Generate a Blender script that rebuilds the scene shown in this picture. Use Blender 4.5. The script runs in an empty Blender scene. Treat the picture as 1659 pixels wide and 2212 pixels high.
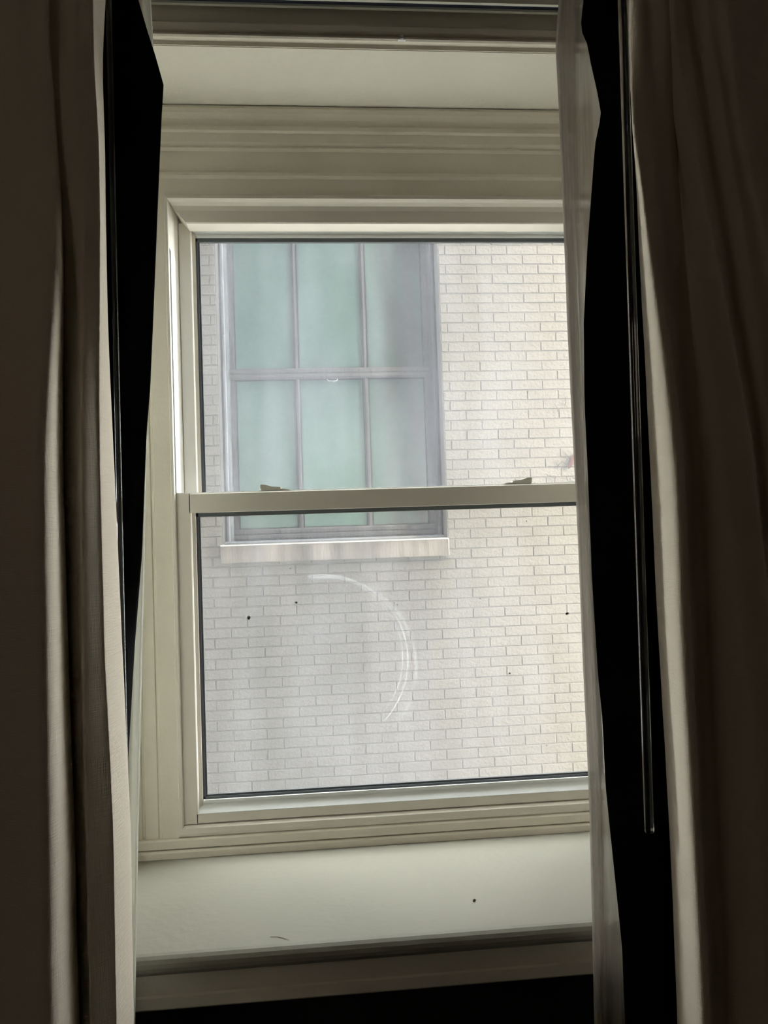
import bpy, bmesh, math, random
from mathutils import Vector, Matrix, noise
random.seed(7)
C = bpy.context.scene.collection
scene = bpy.context.scene

# ------------------------------------------------------------ camera
YAW, PITCH, ROLL = 0.0852, 0.0300, -0.0329
cam_d = bpy.data.cameras.new('camera'); cam = bpy.data.objects.new('camera', cam_d); C.objects.link(cam)
cy, sy, cp, sp = math.cos(YAW), math.sin(YAW), math.cos(PITCH), math.sin(PITCH)
fw = Vector((sy*cp, cy*cp, sp)); rt = Vector((cy, -sy, 0)); up = rt.cross(fw)
rt2 = rt*math.cos(ROLL) + up*math.sin(ROLL); up2 = up*math.cos(ROLL) - rt*math.sin(ROLL)
M = Matrix((rt2, up2, -fw)).transposed().to_4x4(); M.translation = Vector((0, -1.6, 1.5))
cam.matrix_world = M
cam_d.sensor_fit = 'HORIZONTAL'; cam_d.sensor_width = 36.0; cam_d.lens = 36.0*1661/1659
cam_d.clip_start = 0.02
scene.camera = cam

# ------------------------------------------------------------ world, sun, exposure
world = bpy.data.worlds.new('world'); scene.world = world; world.use_nodes = True
bg = world.node_tree.nodes['Background']; bg.inputs[0].default_value = (0.91, 0.935, 0.96, 1); bg.inputs[1].default_value = 15.0
sun_d = bpy.data.lights.new('sun', 'SUN'); sun = bpy.data.objects.new('sun', sun_d); C.objects.link(sun)
sun_d.energy = 17.0; sun_d.color = (1.0, 0.82, 0.54); sun_d.angle = math.radians(16)
sun_dir = Vector((-0.75, 0.62, -0.62))          # travels left, into the alley wall, down
sun.rotation_euler = sun_dir.to_track_quat('-Z', 'Y').to_euler()
room_d = bpy.data.lights.new('room_fill', 'AREA'); room = bpy.data.objects.new('room_fill', room_d); C.objects.link(room)
room_d.energy = 2.7; room_d.color = (1.0, 0.85, 0.68); room_d.size = 0.7; room.location = (-1.75, -3.3, 2.4)   # added fill with no known lamp, lifts the room-facing surfaces
room.rotation_euler = (math.radians(60), 0, math.radians(-28))
scene.view_settings.view_transform = 'Standard'; scene.view_settings.look = 'None'
scene.view_settings.gamma = 1.0; scene.view_settings.use_curve_mapping = False
scene.view_settings.exposure = -0.18

# ------------------------------------------------------------ material helpers
def mat(name, col, rough=0.6, bump=0.0, bscale=60.0, var=0.0, vscale=6.0, spec=0.4, metal=0.0, stretch=None):
    m = bpy.data.materials.new(name); m.use_nodes = True
    nt = m.node_tree; p = nt.nodes['Principled BSDF']
    p.inputs['Base Color'].default_value = (*col, 1); p.inputs['Roughness'].default_value = rough
    p.inputs['Specular IOR Level'].default_value = spec; p.inputs['Metallic'].default_value = metal
    tc = nt.nodes.new('ShaderNodeTexCoord'); mp = nt.nodes.new('ShaderNodeMapping')
    nt.links.new(tc.outputs['Object'], mp.inputs[0])
    if stretch: mp.inputs['Scale'].default_value = stretch
    if var > 0:
        n = nt.nodes.new('ShaderNodeTexNoise'); n.inputs['Scale'].default_value = vscale; n.inputs['Detail'].default_value = 5
        nt.links.new(mp.outputs[0], n.inputs[0])
        r = nt.nodes.new('ShaderNodeMapRange'); r.inputs[1].default_value = 0.3; r.inputs[2].default_value = 0.7
        r.inputs[3].default_value = 1-var; r.inputs[4].default_value = 1+var*0.4
        nt.links.new(n.outputs[0], r.inputs[0])
        mx = nt.nodes.new('ShaderNodeMix'); mx.data_type = 'RGBA'; mx.blend_type = 'MULTIPLY'; mx.inputs[0].default_value = 1
        mx.inputs[6].default_value = (*col, 1); nt.links.new(r.outputs[0], mx.inputs[7])
        nt.links.new(mx.outputs[2], p.inputs['Base Color'])
    if bump > 0:
        n2 = nt.nodes.new('ShaderNodeTexNoise'); n2.inputs['Scale'].default_value = bscale; n2.inputs['Detail'].default_value = 4
        nt.links.new(mp.outputs[0], n2.inputs[0])
        b = nt.nodes.new('ShaderNodeBump'); b.inputs['Strength'].default_value = bump; b.inputs['Distance'].default_value = 0.01
        nt.links.new(n2.outputs[0], b.inputs['Height']); nt.links.new(b.outputs[0], p.inputs['Normal'])
    return m

def fabric(name, col, weave=900.0, bump=0.25, translucent=0.0, transparent=0.0, streak=0.0):
    m = mat(name, col, rough=0.95, spec=0.1)
    nt = m.node_tree; p = nt.nodes['Principled BSDF']; out = nt.nodes['Material Output']
    tc = nt.nodes.new('ShaderNodeTexCoord')
    hs = []
    for sc in ((1, 1, 0.06), (0.06, 0.06, 1)):                      # warp and weft threads with slubs
        mp = nt.nodes.new('ShaderNodeMapping'); mp.inputs['Scale'].default_value = sc
        nt.links.new(tc.outputs['Object'], mp.inputs[0])
        n = nt.nodes.new('ShaderNodeTexNoise'); n.inputs['Scale'].default_value = weave; n.inputs['Detail'].default_value = 3
        nt.links.new(mp.outputs[0], n.inputs[0]); hs.append(n)
    ad = nt.nodes.new('ShaderNodeMath'); ad.operation = 'ADD'
    nt.links.new(hs[0].outputs[0], ad.inputs[0]); nt.links.new(hs[1].outputs[0], ad.inputs[1])
    b = nt.nodes.new('ShaderNodeBump'); b.inputs['Strength'].default_value = bump; b.inputs['Distance'].default_value = 0.003
    nt.links.new(ad.outputs[0], b.inputs['Height']); nt.links.new(b.outputs[0], p.inputs['Normal'])
    last = p.outputs[0]
    if translucent > 0:
        t = nt.nodes.new('ShaderNodeBsdfTranslucent'); t.inputs[0].default_value = (*col, 1)
        mx = nt.nodes.new('ShaderNodeMixShader'); mx.inputs[0].default_value = translucent
        nt.links.new(last, mx.inputs[1]); nt.links.new(t.outputs[0], mx.inputs[2]); last = mx.outputs[0]
    if transparent > 0:
        t = nt.nodes.new('ShaderNodeBsdfTransparent')
        mx = nt.nodes.new('ShaderNodeMixShader'); mx.inputs[0].default_value = transparent
        if streak > 0:
            mp = nt.nodes.new('ShaderNodeMapping'); mp.inputs['Scale'].default_value = (1, 1, 0.02)
            nt.links.new(tc.outputs['Object'], mp.inputs[0])
            n = nt.nodes.new('ShaderNodeTexNoise'); n.inputs['Scale'].default_value = 260; n.inputs['Detail'].default_value = 3
            nt.links.new(mp.outputs[0], n.inputs[0])
            r = nt.nodes.new('ShaderNodeMapRange'); r.inputs[1].default_value = 0.35; r.inputs[2].default_value = 0.65
            r.inputs[3].default_value = transparent-streak; r.inputs[4].default_value = transparent+streak
            nt.links.new(n.outputs[0], r.inputs[0]); nt.links.new(r.outputs[0], mx.inputs[0])
        nt.links.new(last, mx.inputs[1]); nt.links.new(t.outputs[0], mx.inputs[2]); last = mx.outputs[0]
    nt.links.new(last, out.inputs['Surface'])
    return m

def glass_mat(name, arc=False):
    """Window glass: clear, faintly reflective, with a film of dirt, wiped streaks and (lower pane) a curved scratch."""
    m = bpy.data.materials.new(name); m.use_nodes = True; nt = m.node_tree; N = nt.nodes; L = nt.links
    out = N['Material Output']; N.remove(N['Principled BSDF'])
    tc = N.new('ShaderNodeTexCoord')
    def math_(op, a, b=None, c=None):
        n = N.new('ShaderNodeMath'); n.operation = op
        for i, v in enumerate((a, b, c)):
            if v is None: continue
            if isinstance(v, (int, float)): n.inputs[i].default_value = v
            else: L.new(v, n.inputs[i])
        return n.outputs[0]
    def nz(scale, det, sc=(1, 1, 1), lo=0.35, hi=0.7):
        mp = N.new('ShaderNodeMapping'); mp.inputs['Scale'].default_value = sc; L.new(tc.outputs['Object'], mp.inputs[0])
        n = N.new('ShaderNodeTexNoise'); n.inputs['Scale'].default_value = scale; n.inputs['Detail'].default_value = det
        L.new(mp.outputs[0], n.inputs[0])
        r = N.new('ShaderNodeMapRange'); r.inputs[1].default_value = lo; r.inputs[2].default_value = hi; L.new(n.outputs[0], r.inputs[0])
        return r.outputs[0]
    f = math_('MULTIPLY', nz(3.2, 3), DIRT*0.45)
    f = math_('ADD', f, math_('MULTIPLY', nz(22, 4, (1, 1, 0.12)), DIRT*0.5))
    f = math_('ADD', f, DIRT*0.7)
    spk = nz(260, 2, lo=0.735, hi=0.76)
    f = math_('ADD', f, math_('MULTIPLY', spk, 0.35))
    if arc:
        sep = N.new('ShaderNodeSeparateXYZ'); L.new(tc.outputs['Object'], sep.inputs[0])
        X, Z = sep.outputs[0], sep.outputs[2]
        for (cx, cz, rad, w, k) in ((-0.002, 1.24, 0.181, 0.0020, 0.13), (-0.004, 1.245, 0.172, 0.0015, 0.12), (0.006, 1.225, 0.190, 0.0050, 0.06)):
            dx = math_('SUBTRACT', X, cx); dz = math_('SUBTRACT', Z, cz)
            r = math_('SQRT', math_('ADD', math_('MULTIPLY', dx, dx), math_('MULTIPLY', dz, dz)))
            d = math_('ABSOLUTE', math_('SUBTRACT', r, rad))
            ring = math_('MAXIMUM', math_('SUBTRACT', 1.0, math_('DIVIDE', d, w)), 0.0)
            ring = math_('MULTIPLY', ring, math_('GREATER_THAN', math_('ADD', dx, math_('MULTIPLY', dz, 0.3)), 0.03))
            ring = math_('MULTIPLY', ring, math_('GREATER_THAN', dz, -0.13))
            ring = math_('MULTIPLY', ring, nz(18, 3, lo=0.25, hi=0.55))
            f = math_('ADD', f, math_('MULTIPLY', ring, k))
    f = math_('MINIMUM', f, 0.8)
    tr = N.new('ShaderNodeBsdfTransparent'); tr.inputs[0].default_value = (0.93, 0.95, 0.94, 1)
    tl = N.new('ShaderNodeBsdfTranslucent'); tl.inputs[0].default_value = (0.76, 0.77, 0.84, 1)
    df = N.new('ShaderNodeBsdfDiffuse'); df.inputs[0].default_value = (0.6, 0.6, 0.6, 1)
    m1 = N.new('ShaderNodeMixShader'); m1.inputs[0].default_value = 0.25; L.new(tl.outputs[0], m1.inputs[1]); L.new(df.outputs[0], m1.inputs[2])
    m2 = N.new('ShaderNodeMixShader'); L.new(f, m2.inputs[0]); L.new(tr.outputs[0], m2.inputs[1]); L.new(m1.outputs[0], m2.inputs[2])
    L.new(m2.outputs[0], out.inputs['Surface'])
    return m
DIRT = 0.055

MAT = {
 'paint':   mat('cream_wood_paint', (0.88, 0.85, 0.74), 0.55, bump=0.12, bscale=90, var=0.05, vscale=4),
 'trim':    mat('cream_trim_paint', (0.87, 0.81, 0.69), 0.5, bump=0.10, bscale=120, var=0.05, vscale=5),
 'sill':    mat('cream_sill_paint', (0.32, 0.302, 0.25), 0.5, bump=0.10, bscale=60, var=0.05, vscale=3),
 'vinyl':   mat('white_vinyl', (0.83, 0.78, 0.69), 0.4, var=0.02),
 'vinyl2':  mat('white_vinyl_liner', (0.88, 0.89, 0.88), 0.35),
 'gasket':  mat('grey_gasket', (0.10, 0.11, 0.12), 0.6),
 'gasket2': mat('light_bead', (0.55, 0.55, 0.53), 0.4),
 'lock':    mat('lock_metal', (0.62, 0.60, 0.52), 0.35, spec=0.5),
 'track':   mat('painted_track', (0.92, 0.92, 0.80), 0.4),
 'slot':    mat('track_slot', (0.03, 0.035, 0.06), 0.5),
 'taupe':   fabric('taupe_linen', (0.78, 0.68, 0.56), weave=700, bump=0.35),
 'black':   fabric('black_lining', (0.0035, 0.0035, 0.0035), weave=900, bump=0.1),
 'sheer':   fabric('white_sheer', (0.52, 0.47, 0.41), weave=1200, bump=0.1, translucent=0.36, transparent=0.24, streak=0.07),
 'sheer_lit': fabric('white_sheer_lit', (0.80, 0.78, 0.70), weave=1200, bump=0.1, translucent=0.5, transparent=0.12, streak=0.04),  # same cloth; window light on the left sliver is put into this colour
 'room':    mat('room_wall', (0.42, 0.38, 0.32), 0.8, bump=0.1, var=0.05),
 'dark':    mat('recess_shadow', (0.012, 0.012, 0.012), 0.7, bump=0.1),
 'carpet':  mat('dark_carpet', (0.06, 0.05, 0.045), 0.95, bump=0.4, bscale=300, var=0.2, vscale=40),
 'brick':   mat('painted_brick', (0.172, 0.162, 0.149), 0.75, bump=0.5, bscale=55, var=0.06, vscale=18),
 'brick_b': mat('painted_brick_pale', (0.182, 0.171, 0.157), 0.75, bump=0.6, bscale=45, var=0.06, vscale=14),
 'mortar':  mat('painted_mortar', (0.148, 0.140, 0.131), 0.9, bump=0.5, bscale=90, var=0.08, vscale=30),
 'stone':   mat('stained_stone', (0.25, 0.222, 0.20), 0.8, bump=0.4, bscale=50, var=0.6, vscale=7, stretch=(1.2, 1, 0.16)),
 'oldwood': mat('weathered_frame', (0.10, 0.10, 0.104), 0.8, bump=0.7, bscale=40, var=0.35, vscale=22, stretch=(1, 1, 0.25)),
 'oldedge': mat('weathered_frame_pale', (0.25, 0.26, 0.275), 0.6, bump=0.5, bscale=40, var=0.3, vscale=30, stretch=(1, 1, 0.2)),
 'lip':     mat('white_paint_edge', (0.55, 0.54, 0.52), 0.7, bump=0.4, bscale=80, var=0.3, vscale=40),
 'pane_edge':   mat('pane_edge_shade', (0.035, 0.033, 0.035), 0.9, var=0.5, vscale=25),
 'thread':  mat('grey_thread', (0.30, 0.28, 0.23), 0.8),
 'render':  mat('alley_wall', (0.075, 0.06, 0.05), 0.9, bump=0.2),
 'ground':  mat('alley_ground', (0.30, 0.29, 0.27), 0.9, bump=0.2),
 'bug':     mat('dead_fly', (0.01, 0.008, 0.008), 0.6),
 'grit':    mat('grit', (0.12, 0.10, 0.08), 0.8),
 'twig':    mat('dry_twig', (0.05, 0.035, 0.03), 0.8),
 'leaf':    mat('dry_leaf', (0.09, 0.035, 0.03), 0.7),
}
def darken_below_sill(m, lo=0.80):
    """streaky darker tone on the wall below the stone sill, weaker further down"""
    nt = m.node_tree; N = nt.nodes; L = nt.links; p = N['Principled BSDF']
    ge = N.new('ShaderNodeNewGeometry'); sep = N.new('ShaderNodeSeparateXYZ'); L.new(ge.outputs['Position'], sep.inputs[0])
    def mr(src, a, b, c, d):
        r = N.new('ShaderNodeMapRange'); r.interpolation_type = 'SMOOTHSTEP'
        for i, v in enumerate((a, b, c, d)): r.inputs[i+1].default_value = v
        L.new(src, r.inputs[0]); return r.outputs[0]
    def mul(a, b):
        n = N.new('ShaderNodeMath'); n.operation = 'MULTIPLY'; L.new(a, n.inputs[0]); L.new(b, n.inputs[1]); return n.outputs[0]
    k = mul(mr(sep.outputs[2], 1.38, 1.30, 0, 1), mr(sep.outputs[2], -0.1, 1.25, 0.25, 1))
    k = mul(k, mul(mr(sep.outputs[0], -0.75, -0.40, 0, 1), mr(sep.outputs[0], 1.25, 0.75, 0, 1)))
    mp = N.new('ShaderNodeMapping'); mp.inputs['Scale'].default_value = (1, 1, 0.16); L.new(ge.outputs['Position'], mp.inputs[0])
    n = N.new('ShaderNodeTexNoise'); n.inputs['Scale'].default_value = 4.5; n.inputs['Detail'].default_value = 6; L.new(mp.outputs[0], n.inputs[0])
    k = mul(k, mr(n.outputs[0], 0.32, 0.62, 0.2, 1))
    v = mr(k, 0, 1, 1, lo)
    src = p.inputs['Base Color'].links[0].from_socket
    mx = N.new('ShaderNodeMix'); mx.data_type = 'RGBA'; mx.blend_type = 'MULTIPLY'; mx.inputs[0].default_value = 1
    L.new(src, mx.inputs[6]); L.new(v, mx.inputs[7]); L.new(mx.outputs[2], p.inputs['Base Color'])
for k in ('brick', 'brick_b', 'mortar'): darken_below_sill(MAT[k])
GLASS_U = glass_mat('dirty_glass'); GLASS_L = glass_mat('dirty_glass_scratched', True)

def acrylic():
    m = mat('clear_acrylic', (0.9, 0.9, 0.92), 0.05); p = m.node_tree.nodes['Principled BSDF']
    p.inputs['Transmission Weight'].default_value = 1.0; p.inputs['IOR'].default_value = 1.49
    return m
MAT['acrylic'] = acrylic()

def old_pane():
    """Pale teal obscured glass of the neighbour's window, grimy with white flecks, paler curtain tone at left."""
    m = bpy.data.materials.new('teal_obscured_glass'); m.use_nodes = True; nt = m.node_tree; N = nt.nodes; L = nt.links
    p = N['Principled BSDF']; p.inputs['Roughness'].default_value = 0.25; p.inputs['Specular IOR Level'].default_value = 0.4
    tc = N.new('ShaderNodeTexCoord')
    def nz(scale, det, sc, lo, hi, loc=(0, 0, 0)):
        mp = N.new('ShaderNodeMapping'); mp.inputs['Scale'].default_value = sc; mp.inputs['Location'].default_value = loc
        L.new(tc.outputs['Object'], mp.inputs[0])
        n = N.new('ShaderNodeTexNoise'); n.inputs['Scale'].default_value = scale; n.inputs['Detail'].default_value = det
        L.new(mp.outputs[0], n.inputs[0])
        r = N.new('ShaderNodeMapRange'); r.inputs[1].default_value = lo; r.inputs[2].default_value = hi; L.new(n.outputs[0], r.inputs[0])
        return r.outputs[0]
    def mix(fac, a, b):
        mx = N.new('ShaderNodeMix'); mx.data_type = 'RGBA'
        if isinstance(fac, float): mx.inputs[0].default_value = fac
        else: L.new(fac, mx.inputs[0])
        for i, v in ((6, a), (7, b)):
            if isinstance(v, tuple): mx.inputs[i].default_value = v
            else: L.new(v, mx.inputs[i])
        return mx.outputs[2]
    c = mix(nz(2.2, 2, (1, 1, 0.5), 0.35, 0.7), (0.082, 0.142, 0.130, 1), (0.078, 0.120, 0.118, 1))
    c = mix(nz(5, 2, (1, 1, 0.1), 0.45, 0.65, (3, 0, 0)), c, (0.10, 0.165, 0.145, 1))
    # grime gathers on the right-hand panes
    sep = N.new('ShaderNodeSeparateXYZ'); L.new(tc.outputs['Object'], sep.inputs[0])
    gr = N.new('ShaderNodeMapRange'); gr.inputs[1].default_value = 0.30; gr.inputs[2].default_value = 0.68; L.new(sep.outputs[0], gr.inputs[0])
    gm = N.new('ShaderNodeMath'); gm.operation = 'MULTIPLY'; L.new(gr.outputs[0], gm.inputs[0]); L.new(nz(14, 6, (1, 1, 0.25), 0.25, 0.6), gm.inputs[1])
    c = mix(gm.outputs[0], c, (0.070, 0.071, 0.074, 1))
    c = mix(nz(70, 2, (1, 1, 1), 0.73, 0.76), c, (0.4, 0.42, 0.42, 1))
    L.new(c, p.inputs['Base Color'])
    return m
MAT['old_pane'] = old_pane()

# ------------------------------------------------------------ object helpers
def link(name, bm, m, parent=None, smooth=False, label=None, kind=None):
    me = bpy.data.meshes.new(name); bmesh.ops.recalc_face_normals(bm, faces=bm.faces); bm.to_mesh(me); bm.free()
    if isinstance(m, (list, tuple)):
        for k in m: me.materials.append(k)
    else: me.materials.append(m)
    if smooth:
        for p in me.polygons: p.use_smooth = True
    o = bpy.data.objects.new(name, me); C.objects.link(o)
    if parent: o.parent = parent; o.matrix_parent_inverse = Matrix.Translation(-parent.location)
    if label: o['label'] = label
    if kind: o['kind'] = kind
    return o
def empty(name, loc, label=None, cat=None, kind=None, group=None):
    o = bpy.data.objects.new(name, None); C.objects.link(o); o.location = loc; o.empty_display_size = 0.05
    tag(o, label, cat, kind, group); return o
def tag(o, label=None, cat=None, kind=None, group=None):
    if label: o['label'] = label
    if cat: o['category'] = cat
    if kind: o['kind'] = kind
    if group: o['group'] = group
    return o
def box(bm, x0, x1, y0, y1, z0, z1):
    r = bmesh.ops.create_cube(bm, size=1.0)
    bmesh.ops.scale(bm, vec=(x1-x0, y1-y0, z1-z0), verts=r['verts'])
    bmesh.ops.translate(bm, vec=((x0+x1)/2, (y0+y1)/2, (z0+z1)/2), verts=r['verts'])
    return r['verts']
def prism(bm, prof, a0, a1, axis='x'):
    """Closed profile [(y, z)] swept along x, or [(x, y)] swept along z. a0/a1 may be functions of the profile point (mitres)."""
    f0 = a0 if callable(a0) else (lambda p: a0); f1 = a1 if callable(a1) else (lambda p: a1)
    def P(p, a): return (a, p[0], p[1]) if axis == 'x' else (p[0], p[1], a)
    v0 = [bm.verts.new(P(p, f0(p))) for p in prof]; v1 = [bm.verts.new(P(p, f1(p))) for p in prof]
    n = len(prof)
    for i in range(n): bm.faces.new((v0[i], v0[(i+1) % n], v1[(i+1) % n], v1[i]))
    bm.faces.new(v0[::-1]); bm.faces.new(v1)
def tube(bm, pts, radii, seg=12, cap=True):
    rings = []
    for i, p in enumerate(pts):
        a = Vector(pts[max(0, i-1)]); b = Vector(pts[min(len(pts)-1, i+1)]); d = (b-a).normalized()
        u = d.orthogonal().normalized() if i == 0 else (u0 - d*u0.dot(d)).normalized()
        u0 = u; w = d.cross(u)
        rings.append([bm.verts.new(Vector(p)+(u*math.cos(t)+w*math.sin(t))*radii[i]) for t in [2*math.pi*k/seg for k in range(seg)]])
    for r0, r1 in zip(rings, rings[1:]):
        for k in range(seg): bm.faces.new((r0[k], r0[(k+1) % seg], r1[(k+1) % seg], r1[k]))
    if cap: bm.faces.new(rings[0][::-1]); bm.faces.new(rings[-1])

# ============================================================ THE SETTING
X0, X1 = -0.385, 0.723                 # window recess, left and right jamb
ZS, ZT = 0.870, 2.390                  # sill top, soffit
# wall that holds the window
bm = bmesh.new()
box(bm, -2.2, X0, -0.22, 0.20, 0.0, 2.80); box(bm, X1, 2.4, -0.22, 0.20, 0.0, 2.80)
box(bm, X0, X1, -0.22, 0.20, ZT, 2.80); box(bm, X0, X1, -0.20, 0.20, 0.0, 0.80)
link('wall_front', bm, MAT['paint'], kind='structure')
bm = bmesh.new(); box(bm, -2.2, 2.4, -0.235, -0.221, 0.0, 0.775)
link('wall_lower', bm, MAT['dark'], kind='structure')  # near-black sheet paints the shadow in the recess under the apron
for nm, b in (('wall_left', (-2.3, -2.2, -4.6, 0.20, 0, 2.8)), ('wall_right', (2.4, 2.5, -4.6, 0.20, 0, 2.8)), ('wall_back', (-2.3, 2.5, -4.7, -4.6, 0, 2.8))):
    bm = bmesh.new(); box(bm, *b); link(nm, bm, MAT['room'], kind='structure')
bm = bmesh.new(); box(bm, -2.3, 2.5, -4.7, 0.20, 2.8, 2.9); link('ceiling', bm, MAT['room'], kind='structure')
bm = bmesh.new(); box(bm, -2.3, 2.5, -4.7, 0.20, -0.1, 0.0); link('floor', bm, MAT['carpet'], kind='structure')

# sill stool with a rounded nose, and its apron
def arc_pts(cy, cz, r, a0, a1, n): return [(cy+r*math.cos(a0+(a1-a0)*i/n), cz+r*math.sin(a0+(a1-a0)*i/n)) for i in range(n+1)]
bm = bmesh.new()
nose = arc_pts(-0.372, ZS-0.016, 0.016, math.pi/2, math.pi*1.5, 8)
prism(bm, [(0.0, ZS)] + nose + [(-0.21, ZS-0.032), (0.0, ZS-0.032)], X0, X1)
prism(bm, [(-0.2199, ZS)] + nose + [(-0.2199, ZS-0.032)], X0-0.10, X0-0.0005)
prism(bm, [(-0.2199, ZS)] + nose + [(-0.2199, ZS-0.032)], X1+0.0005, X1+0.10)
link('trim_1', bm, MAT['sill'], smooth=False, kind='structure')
bm = bmesh.new()
prism(bm, [(-0.236, 0.838), (-0.362, 0.838), (-0.362, 0.803), (-0.358, 0.801), (-0.358, 0.798), (-0.362, 0.796), (-0.362, 0.779), (-0.358, 0.775), (-0.236, 0.775)], X0-0.09, X1+0.09)
link('trim_2', bm, MAT['trim'], kind='structure')
# recess head mouldings above the window
bm = bmesh.new()
prism(bm, [(0.01, 2.388), (-0.034, 2.388), (-0.036, 2.382), (-0.033, 2.374), (-0.026, 2.364), (-0.021, 2.354), (-0.021, 2.349), (-0.027, 2.347), (-0.027, 2.341), (-0.019, 2.339), (-0.016, 2.322), (-0.010, 2.316), (-0.013, 2.311), (-0.006, 2.307),
           (-0.004, 2.264), (-0.011, 2.261), (-0.012, 2.254), (-0.006, 2.249), (-0.004, 2.214), (0.01, 2.214)], X0+0.0005, X1-0.0005)
link('trim_3', bm, MAT['trim'], kind='structure')
# trim beside and behind the window frame
for n, (xa, xb, s) in enumerate(((X0+0.0005, -0.2975, 1), (0.6355, X1-0.0005, -1))):
    bm = bmesh.new()
    pts = [(0, 0.012), (0, -0.006), (0.014, -0.006), (0.016, -0.003), (0.019, -0.003), (0.021, -0.007), (0.046, -0.007), (0.048, -0.004), (0.052, -0.004), (0.054, -0.008), (0.087, -0.008), (0.087, 0.012)]
    prism(bm, [((xa+p[0]) if s > 0 else (xb-p[0]), p[1]) for p in pts], 0.905, 2.213, 'z')
    link('trim_%d' % (4+n), bm, MAT['trim'], kind='structure')
# two thin strips where the frame meets the sill
bm = bmesh.new()
prism(bm, [(0.01, 0.907), (-0.014, 0.907), (-0.017, 0.904), (-0.017, 0.889), (-0.012, 0.886), (0.01, 0.886)], X0+0.0005, X1-0.0005)
prism(bm, [(0.01, 0.8855), (-0.018, 0.8855), (-0.021, 0.882), (-0.021, 0.8705), (0.01, 0.8705)], X0+0.0005, X1-0.0005)
link('trim_6', bm, MAT['trim'], kind='structure')
# casing around the room side of the recess
def casing_prof(): return [(0.000, -0.2205), (0.000, -0.2225), (0.007, -0.2235), (0.0075, -0.234), (0.010, -0.237), (0.014, -0.236), (0.016, -0.230), (0.019, -0.229), (0.022, -0.238), (0.030, -0.240), (0.036, -0.234), (0.040, -0.229), (0.070, -0.231), (0.085, -0.226), (0.110, -0.226), (0.118, -0.240), (0.130, -0.240), (0.130, -0.2205)]
bm = bmesh.new()
prism(bm, [(y, 2.391+d) for d, y in casing_prof()], X0-0.13, X1+0.13)
link('trim_7', bm, MAT['trim'], kind='structure')
bm = bmesh.new()
prism(bm, [(X0-d, y) for d, y in casing_prof()], 0.871, 2.3905, 'z')
prism(bm, [(X1+d, y) for d, y in casing_prof()], 0.871, 2.3905, 'z')
link('trim_8', bm, MAT['trim'], kind='structure')

# ============================================================ WINDOW
win = empty('window_1', (0.169, 0.0, 0.909), kind='structure', label='white double-hung sash window with dirty panes in the deep recess')
WX0, WX1, WZ0, WZ1 = -0.297, 0.635, 0.9095, 2.2135
bm = bmesh.new()
# head: lip then sloping jamb back to the upper sash
prism(bm, [(0.10, WZ1), (-0.012, WZ1), (-0.013, WZ1-0.002), (-0.013, WZ1-0.008), (-0.010, WZ1-0.010), (-0.004, WZ1-0.012), (0.004, WZ1-0.017), (0.007, WZ1-0.026), (0.008, 2.164), (0.010, 2.1615), (0.05, 2.1615), (0.05, 2.180), (0.10, 2.180)],
      lambda p: WX0+(WZ1-p[1])*0.8, lambda p: WX1-(WZ1-p[1])*0.8)
jp = [(0, 0.10), (0, -0.010), (0.002, -0.012), (0.007, -0.012), (0.0085, -0.008), (0.0085, 0.004), (0.011, 0.012), (0.011, 0.040), (0.0165, 0.049), (0.0165, 0.10)]
prism(bm, [(WX0+d, y) for d, y in jp], WZ0, WZ1-0.001, 'z'); prism(bm, [(WX1-d, y) for d, y in jp], WZ0, WZ1-0.001, 'z')
prism(bm, [(0.10, 0.929), (-0.006, 0.929), (-0.012, 0.925), (-0.014, 0.915), (-0.012, WZ0), (0.10, WZ0)], WX0, WX1)
link('window_frame', bm, MAT['vinyl'], win)
# pale balance cover in each side jamb
for s, xb in ((1, WX0), (-1, WX1)):
    bm = bmesh.new()
    pr = [(0.0, -0.009), (0.011, -0.006), (0.0125, 0.0), (0.0125, 0.034), (0.0, 0.034)]
    prism(bm, [(xb+s*d, y) for d, y in pr], 1.60, (lambda p: 2.098 if abs(p[0]-xb) > 0.006 else 2.125), 'z')
    link('jamb_liner', bm, MAT['vinyl2'], win, label='bright white plastic balance cover')

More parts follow.
